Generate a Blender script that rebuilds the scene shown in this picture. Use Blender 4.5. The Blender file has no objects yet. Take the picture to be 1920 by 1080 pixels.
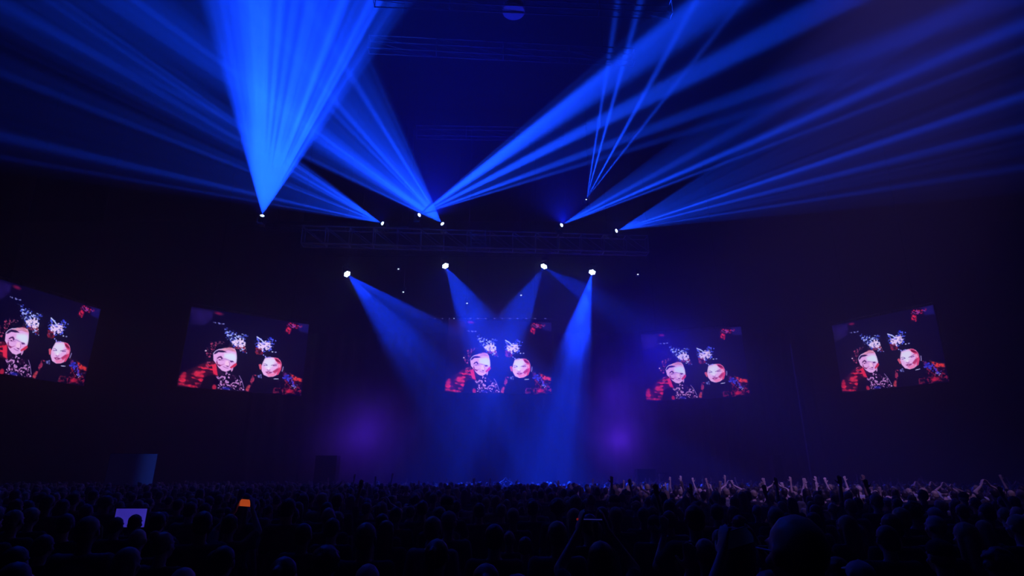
import bpy, bmesh, math, random
import numpy as np
from mathutils import Vector, Matrix, Euler

SC = bpy.context.scene
COL = SC.collection
R = math.radians

# ------------------------------------------------------------------ camera
F = 1063.0
TH = math.atan(353.0 / F)
CAM = Vector((0, 0, 2.1))
FW = Vector((0, math.cos(TH), math.sin(TH)))
UP = Vector((0, -math.sin(TH), math.cos(TH)))
RT = Vector((1, 0, 0))
cd = bpy.data.cameras.new('camera'); cd.sensor_width = 36; cd.lens = F * 36 / 1920
cd.clip_end = 300
cam = bpy.data.objects.new('camera', cd); COL.objects.link(cam)
cam.location = CAM; cam.rotation_euler = (math.pi / 2 + TH, 0, 0); SC.camera = cam

def ray(px, py):
    return FW + RT * ((px - 960) / F) + UP * ((540 - py) / F)
def at(px, py, Y):
    d = ray(px, py); return CAM + d * (Y / d.y)
def atz(px, py, z):
    d = ray(px, py); return CAM + d * ((z - CAM.z) / d.z)

# ------------------------------------------------------------------ world and view
w = bpy.data.worlds.new('world'); SC.world = w; w.use_nodes = True
w.node_tree.nodes['Background'].inputs[0].default_value = (0, 0, 0, 1)
hv = w.node_tree.nodes.new('ShaderNodeVolumeScatter'); hv.inputs['Density'].default_value = .015; hv.inputs['Anisotropy'].default_value = .45      # thin theatrical haze in the whole hall
w.node_tree.links.new(hv.outputs[0], w.node_tree.nodes['World Output'].inputs['Volume'])
SC.view_settings.view_transform = 'Standard'; SC.view_settings.look = 'None'
SC.view_settings.exposure = 0; SC.view_settings.gamma = 1
cy = SC.cycles
cy.max_bounces = 3; cy.diffuse_bounces = 1; cy.glossy_bounces = 1
cy.transmission_bounces = 2; cy.volume_bounces = 0; cy.transparent_max_bounces = 8
cy.sample_clamp_direct = 8; cy.sample_clamp_indirect = 2
cy.volume_step_rate = 1.0; cy.volume_max_steps = 96
cy.caustics_reflective = False; cy.caustics_refractive = False

# ------------------------------------------------------------------ stage lighting
BLUE = (0.004, 0.050, 1.0)
BEAM = 1.7                       # common dimmer of the beams
def put(o, M):
    o.matrix_world = M; COL.objects.link(o); return o

FIXTURES = []                    # (apex, axis, kind) filled by the beams, heads are built further down

def beam_fan(apex, e1, e2, half_v, power, rays, base=0.0, edge=0.06, color=BLUE, head='beam', pad=0.0, streak=30):
    """a moving head whose gobo splits its light into a fan; rays = (px, py, half width, strength) in the fan's plane"""
    A = at(*apex); P = (at(*e1) - A).normalized(); Q = (at(*e2) - A).normalized()
    ax = (P + Q).normalized(); nrm = ax.cross(Q - P).normalized(); side = nrm.cross(ax).normalized()
    if side.dot(Q - P) < 0: side = -side
    z = -ax; x = side; y = z.cross(x)
    half = math.acos(max(-1, min(1, P.dot(ax)))) * (1 + pad)
    t = math.tan(half)
    M = Matrix.Translation(A) @ Matrix((x, y, z)).transposed().to_4x4() @ Matrix.Diagonal((1, math.tan(half_v) / t, 1, 1))
    ld = bpy.data.lights.new('beam_light', 'SPOT')
    ld.spot_size = 2 * half; ld.spot_blend = 0.35; ld.shadow_soft_size = 0.02
    ld.energy = power * BEAM; ld.color = (1, 1, 1)
    put(bpy.data.objects.new('beam_light', ld), M)
    n = y.normalized()
    def u_of(px, py):
        d = ray(px, py); k = (A - CAM).dot(n) / d.dot(n)
        v = (CAM + d * k) - A
        return 0.5 + 0.5 * (v.dot(x) / v.dot(ax)) / t
    ld.use_nodes = True; nt = ld.node_tree; em = nt.nodes['Emission']; L = nt.links.new
    def mth(op, a, b=None, c=None, clamp=False):
        m = nt.nodes.new('ShaderNodeMath'); m.operation = op; m.use_clamp = clamp
        for k, v in enumerate((a, b, c)):
            if v is None: continue
            if isinstance(v, (int, float)): m.inputs[k].default_value = v
            else: L(v, m.inputs[k])
        return m.outputs[0]
    tc = nt.nodes.new('ShaderNodeTexCoord'); sp = nt.nodes.new('ShaderNodeSeparateXYZ'); L(tc.outputs['Normal'], sp.inputs[0])
    u = mth('MULTIPLY_ADD', mth('DIVIDE', sp.outputs[0], sp.outputs[2]), -0.5 / t, 0.5)      # 0..1 across the fan
    rim = mth('MULTIPLY', mth('DIVIDE', u, edge, clamp=True), mth('DIVIDE', mth('SUBTRACT', 1.0, u), edge, clamp=True))
    tot = mth('MULTIPLY', rim, base)
    for a, b, c, s in rays:                                                                    # one soft lobe per hole of the gobo
        g = mth('MULTIPLY', mth('SUBTRACT', u, u_of(a, b)), 1 / c)
        tot = mth('MULTIPLY_ADD', mth('EXPONENT', mth('MULTIPLY', mth('MULTIPLY', g, g), -1.0)), s, tot)
    no = nt.nodes.new('ShaderNodeTexNoise'); no.noise_dimensions = '1D'; no.inputs['Scale'].default_value = streak; no.inputs['Detail'].default_value = 3
    L(u, no.inputs['W'])
    m2 = nt.nodes.new('ShaderNodeMapRange'); L(no.outputs[0], m2.inputs[0]); m2.inputs[1].default_value = .3; m2.inputs[2].default_value = .7
    m2.inputs[3].default_value = .5; m2.inputs[4].default_value = 1.3
    L(mth('MULTIPLY', tot, m2.outputs[0]), em.inputs['Strength']); em.inputs[0].default_value = (*color, 1)
    if head: FIXTURES.append((A, ax, head))
    return A, ax

def lamp(kind, loc, power, color, aim=None, size=60, blend=1.0, soft=0.1, name='wash_light'):
    ld = bpy.data.lights.new(name, kind); ld.energy = power; ld.color = color; ld.shadow_soft_size = soft
    if kind == 'SPOT': ld.spot_size = R(size); ld.spot_blend = blend
    M = Matrix.Translation(loc)
    if aim is not None: M = M @ (Vector(aim) - Vector(loc)).to_track_quat('-Z', 'Y').to_matrix().to_4x4()
    return put(bpy.data.objects.new(name, ld), M)

# upper row: narrow fans thrown up over the audience
beam_fan((492, 402, 34), (364, 0, 25), (792, 0, 25), R(2.8), 5.0e6,
         [(395, 0, .03, .25), (425, 0, .03, .25), (468, 0, .05, .7), (497, 0, .04, .7), (530, 0, .03, .25), (585, 0, .022, .35),
          (645, 0, .022, .5), (705, 0, .028, .6), (768, 0, .025, .5)], base=.6, edge=.03)
beam_fan((715, 418, 36), (0, 328, 24), (560, 290, 30), R(2.0), 1.2e6,
         [(0, 320, .010, .5), (0, 295, .012, .6), (0, 255, .018, 1.0), (300, 250, .025, .35), (400, 250, .03, .3), (560, 312, .06, .9), (600, 350, .04, .7)], base=.2, edge=.02)
beam_fan((828, 418, 36), (0, 58, 18), (702, 90, 27), R(2.2), 2.2e6,
         [(0, 74, .010, .9), (0, 20, .022, 1.0), (150, -20, .025, .5), (583, 240, .05, .7), (640, 200, .06, .3), (675, 167, .02, .6), (714, 112, .03, .4)], base=.3, edge=.03)
beam_fan((788, 402, 35), (1560, 190, 20), (1290, -40, 24), R(2.0), 4.2e6,
         [(1010, 234, .05, 1.4), (1010, 250, .04, .8), (1010, 288, .022, 1.3), (1010, 320, .018, .55), (1010, 334, .018, .5), (1010, 212, .03, .45)], base=.03, edge=.03)
beam_fan((1055, 421, 36), (1920, 118, 19), (1520, 60, 23), R(2.0), 1.7e6,
         [(1463, 244, .035, 1.2), (1642, 198, .018, 1.3), (1642, 212, .03, .6), (1463, 200, .07, .3)], base=.12, edge=.03)
beam_fan((1100, 372, 38), (1118, 0, 28), (1424, 0, 28), R(1.8), 2.0e6,
         [(1118, 259, .022, .9), (1136, 240, .022, .9), (1173, 240, .022, 1.0), (1218, 222, .03, 1.0), (1230, 222, .015, .5)], base=.02, edge=.03, head='small')  # small light added to carry the steep thin beams
beam_fan((1158, 432, 36), (1920, 374, 24), (1420, 250, 29), R(1.9), 1.3e6,
         [(1597, 287, .030, .8), (1597, 318, .012, .45), (1508, 345, .014, .5), (1508, 378, .014, .4), (1400, 409, .012, .35), (1347, 300, .10, .5)], base=.25, edge=.02)

# lower row: washes thrown down to the stage
beam_fan((652, 515, 40), (745, 740, 36), (840, 602, 36), R(5), 2.2e5, [(714, 546, .08, 1.3), (690, 560, .15, .3)], base=.3, edge=.2, head='wash', color=(.003, .035, 1), streak=8)
beam_fan((836, 500, 40), (870, 720, 36), (965, 610, 36), R(5), 1.9e5, [(880, 580, .3, .3)], base=.6, edge=.3, head='wash', color=(.003, .035, 1), streak=5)
beam_fan((1019, 501, 40), (975, 720, 37), (915, 600, 37), R(5), 1.9e5, [(985, 575, .2, .5)], base=.5, edge=.3, head='wash', color=(.003, .035, 1), streak=5)
beam_fan((1020, 502, 40), (1090, 572, 36), (1140, 542, 36), R(4), 5e4, [], base=.6, edge=.4, head=None, streak=5, color=(.003, .03, 1))
beam_fan((1110, 512, 40), (1115, 740, 35), (1005, 720, 35), R(6), 2.4e5, [(1090, 600, .2, .6)], base=.5, edge=.3, color=(.003, .035, 1), head='wash', streak=5)

for px, py, Y, p in ((492, 402, 33.6, 350), (808, 408, 34.6, 11000), (715, 415, 35.6, 250), (1055, 419, 35.6, 4000), (1158, 430, 35.6, 150),
                     (836, 503, 39.5, 260), (1019, 505, 39.5, 600), (1110, 516, 39.5, 260), (652, 518, 39.5, 60)):
    q_ = at(px, py, Y); lamp('SPOT', q_, p * .75, (0.003, 0.012, 1.0), aim=q_ + Vector((0, -.35, 1 if py < 450 else -1)), size=165 if py < 450 else 120, soft=.15, name='haze_fill_light')  # fill lamps added near the heads for a blue glow in the haze
# violet washes on the stage smoke, unseen blue fill lamps added for haze glow
lamp('POINT', at(685, 812, 43), 520, (.10, .02, 1), soft=2.2, name='violet_wash')
lamp('POINT', at(1162, 825, 43), 330, (.12, .02, 1), soft=1.2, name='violet_wash')
lamp('POINT', at(1230, 660, 44), 1500, (.008, .006, 1), soft=2.2, name='blue_fill_light')
lamp('POINT', at(1145, 740, 43), 260, (.08, .02, 1), soft=1.5, name='blue_fill_light')
lamp('POINT', at(900, 640, 41.5), 350, (.02, .012, 1), soft=1.8, name='blue_fill_light')
# unseen violet lamp added out of view, lighting the right half of the audience
lamp('SPOT', Vector((10.5, 6, 20)), 15000, (.34, .20, 1), aim=Vector((9.2, 20.5, 1.5)), size=38, blend=.9, soft=.25, name='crowd_light')

# ------------------------------------------------------------------ helpers
def mat(name, color, rough=.7, metal=0.0, noise=0.0, nscale=8.0, spec=.4):
    m = bpy.data.materials.new(name); m.use_nodes = True; nt = m.node_tree; b = nt.nodes['Principled BSDF']
    b.inputs['Roughness'].default_value = rough; b.inputs['Metallic'].default_value = metal
    b.inputs['Specular IOR Level'].default_value = spec
    tc = nt.nodes.new('ShaderNodeTexCoord'); no = nt.nodes.new('ShaderNodeTexNoise'); no.inputs['Scale'].default_value = nscale
    nt.links.new(tc.outputs['Object'], no.inputs['Vector'])
    mx = nt.nodes.new('ShaderNodeMix'); mx.data_type = 'RGBA'
    mx.inputs['A'].default_value = (*[c * (1 - noise) for c in color], 1)
    mx.inputs['B'].default_value = (*[min(1, c * (1 + noise)) for c in color], 1)
    nt.links.new(no.outputs[0], mx.inputs['Factor']); nt.links.new(mx.outputs['Result'], b.inputs['Base Color'])
    return m
def emit(name, color, strength):
    m = bpy.data.materials.new(name); m.use_nodes = True; nt = m.node_tree; nt.nodes.clear()
    o = nt.nodes.new('ShaderNodeOutputMaterial'); e = nt.nodes.new('ShaderNodeEmission')
    e.inputs[0].default_value = (*color, 1); e.inputs[1].default_value = strength
    nt.links.new(e.outputs[0], o.inputs[0]); m.cycles.emission_sampling = 'NONE'; return m

M_black = mat('black_paint', (.012, .012, .014), .6, noise=.2)
M_case = mat('black_housing', (.02, .02, .022), .45, noise=.1)
M_alu = mat('aluminium_tube', (.30, .30, .33), .45, .4, noise=.1)
M_truss = mat('dark_truss_paint', (.38, .38, .40), .5, .2, noise=.1)
M_steel = mat('roof_steel', (.22, .22, .24), .55, .2, noise=.2)
M_cloth = mat('black_drape', (.01, .01, .012), .95, noise=.4, nscale=3)
M_deck = mat('stage_deck', (.02, .02, .022), .6, noise=.3)
M_floor = mat('hall_floor', (.03, .03, .032), .7, noise=.3)
M_wall = mat('hall_wall', (.02, .02, .022), .9, noise=.3, nscale=2)
M_ceil = mat('hall_ceiling', (.02, .02, .022), .9, noise=.3, nscale=2)
M_lens = emit('lit_lens', (.55, .75, 1), 14)
M_dot = emit('white_dot', (.7, .8, 1), 2.2)

def box(bm, c, s, M=None, bev=0):
    r = bmesh.ops.create_cube(bm, size=1); v = r['verts']
    T = Matrix.Translation(c) @ Matrix.Diagonal((*s, 1))
    if M is not None: T = M @ T
    bmesh.ops.transform(bm, matrix=T, verts=v)
    if bev:
        es = list({e for x in v for e in x.link_edges})
        bmesh.ops.bevel(bm, geom=es, offset=bev, segments=2, affect='EDGES', profile=.6)
def tube(bm, a, b, r, n=8, r2=None):
    a = Vector(a); b = Vector(b); d = b - a
    res = bmesh.ops.create_cone(bm, cap_ends=True, segments=n, radius1=r, radius2=r if r2 is None else r2, depth=d.length)
    q = d.to_track_quat('Z', 'Y').to_matrix().to_4x4()
    bmesh.ops.transform(bm, matrix=Matrix.Translation((a + b) / 2) @ q, verts=res['verts'])
def ball(bm, c, r, M=None, n=2):
    res = bmesh.ops.create_icosphere(bm, subdivisions=n, radius=1)
    rr = r if hasattr(r, '__len__') else (r, r, r)
    T = Matrix.Translation(c)
    if M is not None: T = T @ M
    bmesh.ops.transform(bm, matrix=T @ Matrix.Diagonal((*rr, 1)), verts=res['verts'])
def link_mesh(name, bm, m, parent=None, smooth=False, M=None):
    me = bpy.data.meshes.new(name); bm.to_mesh(me); bm.free()
    for x in (m if isinstance(m, list) else [m]): me.materials.append(x)
    if smooth:
        for p in me.polygons: p.use_smooth = True
    o = bpy.data.objects.new(name, me); COL.objects.link(o)
    if parent is not None: o.parent = parent
    if M is not None: o.matrix_basis = M
    return o
def tag(o, label=None, cat=None, group=None, kind=None):
    if label: o['label'] = label
    if cat: o['category'] = cat
    if group: o['group'] = group
    if kind: o['kind'] = kind
    return o
def empty(name, M):
    o = bpy.data.objects.new(name, None); o.empty_display_size = .2; COL.objects.link(o)
    o.matrix_basis = M if isinstance(M, Matrix) else Matrix.Translation(M); return o
def copy_tree(o, parent=None):
    c = o.copy(); COL.objects.link(c); c.parent = parent
    for ch in o.children: copy_tree(ch, c)
    return c

# ------------------------------------------------------------------ the hall
def slab(name, c, s, m, label=None):
    bm = bmesh.new(); box(bm, c, s); o = link_mesh(name, bm, m); tag(o, kind='structure'); return o
slab('floor', (0, 25, -.1), (130, 80, .2), M_floor)
slab('ceiling', (0, 25, 31.1), (130, 80, .2), M_ceil)
slab('wall_back', (0, 62, 15.5), (130, .3, 31), M_wall)
slab('wall_rear', (0, -14.8, 15.5), (130, .3, 31), M_wall)
slab('wall_left', (-64.8, 25, 15.5), (.3, 80, 31), M_wall)
slab('wall_right', (64.8, 25, 15.5), (.3, 80, 31), M_wall)

# smoke
def volume_mat(name, dens, color=(1, 1, 1), noise=None, rad=None):
    m = bpy.data.materials.new(name); m.use_nodes = True; nt = m.node_tree; nt.nodes.clear(); L = nt.links.new
    out = nt.nodes.new('ShaderNodeOutputMaterial'); v = nt.nodes.new('ShaderNodeVolumeScatter')
    v.inputs['Density'].default_value = dens; v.inputs['Color'].default_value = (*color, 1)
    L(v.outputs[0], out.inputs['Volume'])
    if noise:
        tc = nt.nodes.new('ShaderNodeTexCoord'); ln = nt.nodes.new('ShaderNodeVectorMath'); ln.operation = 'LENGTH'
        L(tc.outputs['Object'], ln.inputs[0])
        mr = nt.nodes.new('ShaderNodeMapRange'); mr.interpolation_type = 'SMOOTHSTEP'; L(ln.outputs['Value'], mr.inputs[0])
        mr.inputs[1].default_value = .1; mr.inputs[2].default_value = 1.0; mr.inputs[3].default_value = 1; mr.inputs[4].default_value = 0
        no = nt.nodes.new('ShaderNodeTexNoise'); no.inputs['Scale'].default_value = noise; no.inputs['Detail'].default_value = 2
        L(tc.outputs['Object'], no.inputs['Vector'])
        m2 = nt.nodes.new('ShaderNodeMapRange'); L(no.outputs[0], m2.inputs[0]); m2.inputs[1].default_value = .3; m2.inputs[2].default_value = .65
        mu = nt.nodes.new('ShaderNodeMath'); mu.operation = 'MULTIPLY'; L(mr.outputs[0], mu.inputs[0]); L(m2.outputs[0], mu.inputs[1])
        m3 = nt.nodes.new('ShaderNodeMath'); m3.operation = 'MULTIPLY'; L(mu.outputs[0], m3.inputs[0]); m3.inputs[1].default_value = dens
        L(m3.outputs[0], v.inputs['Density'])
    return m
def smoke(px, py, Y, rx, ry, rz, dens, label, sc=1.2):
    bm = bmesh.new(); ball(bm, (0, 0, 0), 1, n=3)
    o = link_mesh('smoke', bm, volume_mat('smoke_' + str(px), dens, noise=sc)); o.location = at(px, py, Y); o.scale = (rx, ry, rz)
    tag(o, label, 'smoke', kind='stuff'); return o
smoke(685, 815, 43, 6.5, 3.5, 5.5, .36, 'violet cloud of smoke on stage beside the black speaker cabinet')
smoke(1160, 790, 43, 4.0, 3.0, 6.5, .30, 'violet column of smoke rising above the stage riser box')
smoke(1080, 600, 37.6, 3.0, 2.2, 5.4, .16, 'blue smoke added to fade the steep wash of the rightmost downward light', 1.4)  # smoke put in so this wash dies away lower down
smoke(760, 640, 38.5, 4.5, 2.4, 4.5, .05, 'thin blue smoke in the slanting wash of the leftmost downward light', 1.4)
smoke(1260, 690, 44, 9.0, 2.6, 7.0, .11, 'wide blue bank of smoke around the screen right of centre', 1.6)
smoke(930, 610, 39.6, 7.5, 2.4, 5.0, .13, 'blue smoke drifting in front of the centre screen', 1.6)

# ------------------------------------------------------------------ trusses
def box_truss(name, P0, P1, h, wd, r, step, m, label, cat='truss', group=None, gap=None):
    P0 = Vector(P0); P1 = Vector(P1); d = P1 - P0; Lg = d.length; ang = math.atan2(d.y, d.x)
    root = empty(name, Matrix.Translation(P0) @ Matrix.Rotation(ang, 4, 'Z'))
    for yy in (-wd / 2, wd / 2):
        for zz in (0, h):
            bm = bmesh.new(); tube(bm, (0, yy, zz), (Lg, yy, zz), r); link_mesh('chord', bm, m, root, True)
    bm = bmesh.new(); n = max(1, int(round(Lg / step))); s = Lg / n
    for i in range(n + 1):
        x = min(max(i * s, .03), Lg - .03)
        for yy in (-wd / 2, wd / 2): tube(bm, (x, yy, 0), (x, yy, h), r * .6, 6)
        for zz in (0, h): tube(bm, (x, -wd / 2, zz), (x, wd / 2, zz), r * .6, 6)
        if i < n:
            for yy in (-wd / 2, wd / 2): tube(bm, (x, yy, h), (x + s, yy, 0), r * .5, 6)
            tube(bm, (x, -wd / 2, 0), (x + s, wd / 2, 0), r * .5, 6)
    link_mesh('lattice', bm, m, root, True)
    for x in (Lg * .12, Lg * .88):
        bm = bmesh.new(); tube(bm, (x, 0, h - .02), (x, 0, 31.05 - P0.z), .012, 6); tube(bm, (x, -wd / 2 - .03, h), (x, wd / 2 + .03, h), .03, 6); link_mesh('hanging_wire', bm, M_black, root)
    tag(root, label, cat, group); return root, Lg

zT = 17.0
A0 = atz(566, 459, zT); A1 = atz(1215, 476, zT)
front_truss, LT = box_truss('lighting_truss', A0, A1, 1.25, .7, .045, 1.55, M_truss, 'long grey box truss carrying the upper beam lights, above the lower row of lights')
B0 = atz(478, 420, 19.0); B1 = atz(806, 427, 19.0)
back_truss, _ = box_truss('lighting_truss', B0 + Vector((0, 0, -.45)), B1 + Vector((0, 0, -.45)), .4, .4, .025, 1.2, M_black, 'thin black truss reaching left to the leftmost upward beam light')
C0 = at(610, 492, 40); C1 = at(1125, 493, 40); C0.z = C1.z = 18.0
low_truss, _ = box_truss('lighting_truss', C0, C1, .4, .4, .025, 1.2, M_black, 'thin black truss over the stage carrying the row of downward lights')
# truss hanging bolts and centre cable bridge on the front truss
mid = (A0 + A1) / 2
def hoist(P, label):
    root = empty('chain_hoist', P)
    bm = bmesh.new(); box(bm, (0, 0, 0), (.34, .26, .5), bev=.04); link_mesh('motor', bm, M_case, root)
    bm = bmesh.new(); tube(bm, (0, 0, .2), (0, 0, 31.05 - P.z), .015, 6); link_mesh('chain', bm, M_steel, root)
    bm = bmesh.new(); ball(bm, (0, -.14, -.16), (.08, .03, .05), n=1); link_mesh('glow_dot', bm, M_dot, root)  # small glowing white dot on the motor
    tag(root, label, 'hoist'); return root
for px, py, Y, lab in ((757, 545, 42.5, 'black chain hoist with a white dot between the two left downward lights'),
                       (977, 551, 42.5, 'black chain hoist with a white dot left of the middle downward light'),
                       (748, 502, 41.5, 'small black chain hoist with a faint dot beside the row of downward lights'),
                       (1195, 512, 41.5, 'black chain hoist with a faint dot right of all downward lights'),
                       (876, 566, 43, 'small black chain hoist hanging just above the centre screen'),
                       ):
    hoist(at(px, py, Y), lab)
hm = empty('cable_ladder', mid + Vector((0, -.38, 0)))
for k in range(5):
    bm = bmesh.new(); tube(bm, (-.45, 0, .12 + k * .22), (.45, 0, .12 + k * .22), .022, 6); link_mesh('rung', bm, M_alu, hm)
for sx in (-.5, .5):
    bm = bmesh.new(); box(bm, (sx, 0, .6), (.07, .07, 1.5)); link_mesh('rail', bm, M_alu, hm)
tag(hm, 'small metal cable ladder fixed at the middle of the long truss', 'ladder')

# roof trusses near the ceiling
for (a, b, z, lab) in (((690, 95), (1190, 119), 26.0, 'roof truss of thin steel lines crossing the ceiling between the beam fans'),
                       ((700, 6), (1260, 30), 26.0, 'roof truss of thin steel lines at the very top of the hall view'),
                       ((780, 257), (1060, 262), 27.5, 'distant faint roof truss seen over the crossing beams')):
    box_truss('roof_truss', atz(*a, z), atz(*b, z), .9, .5, .03 if z < 27 else .02, 4.5, M_steel, lab)
# round high bay lamp, switched off
hb = empty('ceiling_lamp', atz(963, 18, 26.2))
bm = bmesh.new()
for k in range(5): tube(bm, (0, 0, k * .09), (0, 0, k * .09 + .03), .62 - .05 * abs(k - 1), 24)
tube(bm, (0, 0, 0), (0, 0, .45), .25, 16); link_mesh('cooling_fins', bm, M_steel, hb)
bm = bmesh.new(); tube(bm, (0, 0, -.16), (0, 0, 0), .6, 24, .5); link_mesh('lamp_shade', bm, M_alu, hb)
bm = bmesh.new(); tube(bm, (0, 0, .4), (0, 0, 4.9), .02, 6); link_mesh('hanging_rod', bm, M_steel, hb)
tag(hb, 'unlit round high bay lamp with ribbed housing under the roof', 'lamp')

# ------------------------------------------------------------------ moving heads
def moving_head(A, ax, kind, up, label, group):
    """apex A in front of the lens; the base hangs from or stands on a truss"""
    root = empty('stage_light', A - ax * .30)
    q = ax.to_track_quat('Z', 'Y').to_matrix().to_4x4()
    s = .19 if kind != 'wash' else .28
    bm = bmesh.new(); tube(bm, (0, 0, -.22), (0, 0, .1), .13, 20, s); tube(bm, (0, 0, .1), (0, 0, .2), s, 20, s)
    ball(bm, (0, 0, -.22), .13); link_mesh('head', bm, M_case, root, False, q)
    if kind in ('beam', 'small'):
        bm = bmesh.new(); rl = .125 if kind == 'beam' else .05; ball(bm, (0, 0, .19), (rl, rl, rl * .6), n=3); link_mesh('lens', bm, M_lens, root, True, q)
    else:
        for k in range(7):
            rr = 0 if k == 0 else .17; a = k * math.pi / 3
            bm = bmesh.new(); ball(bm, (rr * math.cos(a), rr * math.sin(a), .20), (.088, .088, .06), n=2)
            link_mesh('led_cell', bm, M_lens, root, True, q)
    ys = 1 if up else -1
    yaw = Matrix.Rotation(math.atan2(ax.y, ax.x) + math.pi / 2, 4, 'Z')
    bm = bmesh.new()
    for sx in (-1, 1): box(bm, (sx * (s + .06), 0, -ys * .14), (.05, .12, .42), bev=.015)
    box(bm, (0, 0, -ys * .36), (2 * s + .17, .16, .06), bev=.015); link_mesh('yoke', bm, M_case, root, False, yaw)
    bm = bmesh.new(); box(bm, (0, 0, -ys * .46), (.42, .34, .14), bev=.02); link_mesh('base', bm, M_case, root)
    tag(root, label, 'stage light', group); return root
names = ['leftmost upward beam light, its wide fan the brightest of all',
         'upward beam light throwing a flat fan left, second from the left in the upper row',
         'upward beam light throwing crossed beams left, right one of the crossing pair',
         'upward beam light throwing bright beams right, left one of the crossing pair',
         'upward beam light throwing two long beams right, beyond the crossing pair',
         'added small beam light with four steep thin beams behind the right beam light',
         'rightmost upward beam light, its low fan spreading to the right',
         'leftmost downward light with a long slanting blue wash',
         'second downward light, left above the centre screen',
         'brightest downward light with starry cells, right above the centre screen',
         'rightmost downward light with a steep bright blue wash']
for i, (A, ax, kind) in enumerate(FIXTURES):
    up = i < 7
    o = moving_head(A, ax, kind, up, names[i], 'upward beam lights' if up else 'downward wash lights')
    # pipe and clamp that fix it to its truss
    c = A - ax * .30
    T0, T1, zc = ((B0, B1, B0.z - .05) if i in (0, 3) else (A0, A1, zT + 1.25)) if up else (C0, C1, 18.0)
    k = (c.x - T0.x) / (T1.x - T0.x); ty = T0.y + (T1.y - T0.y) * k
    bm = bmesh.new()
    if i == 5:
        tube(bm, (0, 0, -.5), (.33, 0, -.5), .03, 8); tube(bm, (.33, 0, -.5), (.33, 0, 31.05 - c.z), .03, 8)
    else:
        zb = -.50 if up else .50
        tube(bm, (0, 0, zb), (0, 0, zc - c.z), .03, 8)
        tube(bm, (0, 0, zc - c.z), (0, ty - c.y, zc - c.z), .03, 8)
        tube(bm, (0, ty - c.y - .42, zc - c.z), (0, ty - c.y + .42, zc - c.z), .035, 8)
    link_mesh('mounting_pipe', bm, M_black, o)

# ------------------------------------------------------------------ the picture on the video screens
GW, GH = 300, 210
S2 = [(358, 575.7), (580, 608.5), (564.4, 743.3), (333.9, 723)]
def homog(src, dst):
    A = []
    for (x, y), (u, v) in zip(src, dst):
        A.append([x, y, 1, 0, 0, 0, -u * x, -u * y, -u]); A.append([0, 0, 0, x, y, 1, -v * x, -v * y, -v])
    return np.linalg.svd(np.array(A))[2][-1].reshape(3, 3)
Hm = homog([(0, 0), (1, 0), (1, 1), (0, 1)], S2)
U, V = np.meshgrid(np.linspace(0, 1, GW + 1), np.linspace(0, 1, GH + 1))
q = np.stack([U, V, np.ones_like(U)], -1) @ Hm.T
X = q[..., 0] / q[..., 2]; Y = q[..., 1] / q[..., 2]          # where each point of the picture lies
rng = np.random.default_rng(5)
def vnoise(fx, fy, seed):
    g = np.random.default_rng(seed).random((int(fy) + 3, int(fx) + 3))
    x = U * fx; y = V * fy; i = x.astype(int); j = y.astype(int); a = x - i; b = y - j
    a = a * a * (3 - 2 * a); b = b * b * (3 - 2 * b)
    return (g[j, i] * (1 - a) + g[j, i + 1] * a) * (1 - b) + (g[j + 1, i] * (1 - a) + g[j + 1, i + 1] * a) * b
def fine(seed): return .5 * vnoise(70, 50, seed) + .5 * vnoise(130, 95, seed + 50)
IMG = np.zeros((GH + 1, GW + 1, 3)); IMG[:] = (2, 1, 30)
IMG *= (1.0 + .25 * (1 - V))[..., None]
def sstep(d, w): t = np.clip(.5 - d / w, 0, 1); return t * t * (3 - 2 * t)
def lay(mask, col):
    global IMG
    IMG = IMG * (1 - mask[..., None]) + np.array(col, float) * mask[..., None]
def ell(cx, cy, rx, ry, ang=0, soft=1.2):
    a = R(ang); dx = X - cx; dy = Y - cy
    u = (dx * math.cos(a) + dy * math.sin(a)) / rx; v = (-dx * math.sin(a) + dy * math.cos(a)) / ry
    return sstep((np.sqrt(u * u + v * v) - 1) * min(rx, ry), soft)
def poly(pts, soft=1.2):
    inside = np.zeros_like(X, bool); dist = np.full_like(X, 1e9); n = len(pts)
    for i in range(n):
        x1, y1 = pts[i]; x2, y2 = pts[(i + 1) % n]
        c = ((y1 > Y) != (y2 > Y)) & (X < (x2 - x1) * (Y - y1) / ((y2 - y1) or 1e-9) + x1); inside ^= c
        L2 = (x2 - x1) ** 2 + (y2 - y1) ** 2 or 1e-9
        t = np.clip(((X - x1) * (x2 - x1) + (Y - y1) * (y2 - y1)) / L2, 0, 1)
        dist = np.minimum(dist, np.hypot(X - x1 - t * (x2 - x1), Y - y1 - t * (y2 - y1)))
    return sstep(np.where(inside, -dist, dist), soft)
def stroke(pts, wd, soft=.7):
    dist = np.full_like(X, 1e9)
    for (x1, y1), (x2, y2) in zip(pts[:-1], pts[1:]):
        L2 = (x2 - x1) ** 2 + (y2 - y1) ** 2 or 1e-9
        t = np.clip(((X - x1) * (x2 - x1) + (Y - y1) * (y2 - y1)) / L2, 0, 1)
        dist = np.minimum(dist, np.hypot(X - x1 - t * (x2 - x1), Y - y1 - t * (y2 - y1)))
    return sstep(dist - wd, soft)
def a5(x, y): return (320 + x / 5.4, 560 + y / 5.4)
def f1(x, y): return (380 + x / 18., 640 + y / 18.)
def f2(x, y): return (470 + x / 15., 640 + y / 15.)
def P(fn, *c): return [fn(*p) for p in c]
def speck(mask, thr, seed, soft=.12): return np.clip((fine(seed) - thr - (1 - mask) * .35) / soft, 0, 1) * np.clip(mask * 3, 0, 1)
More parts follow.
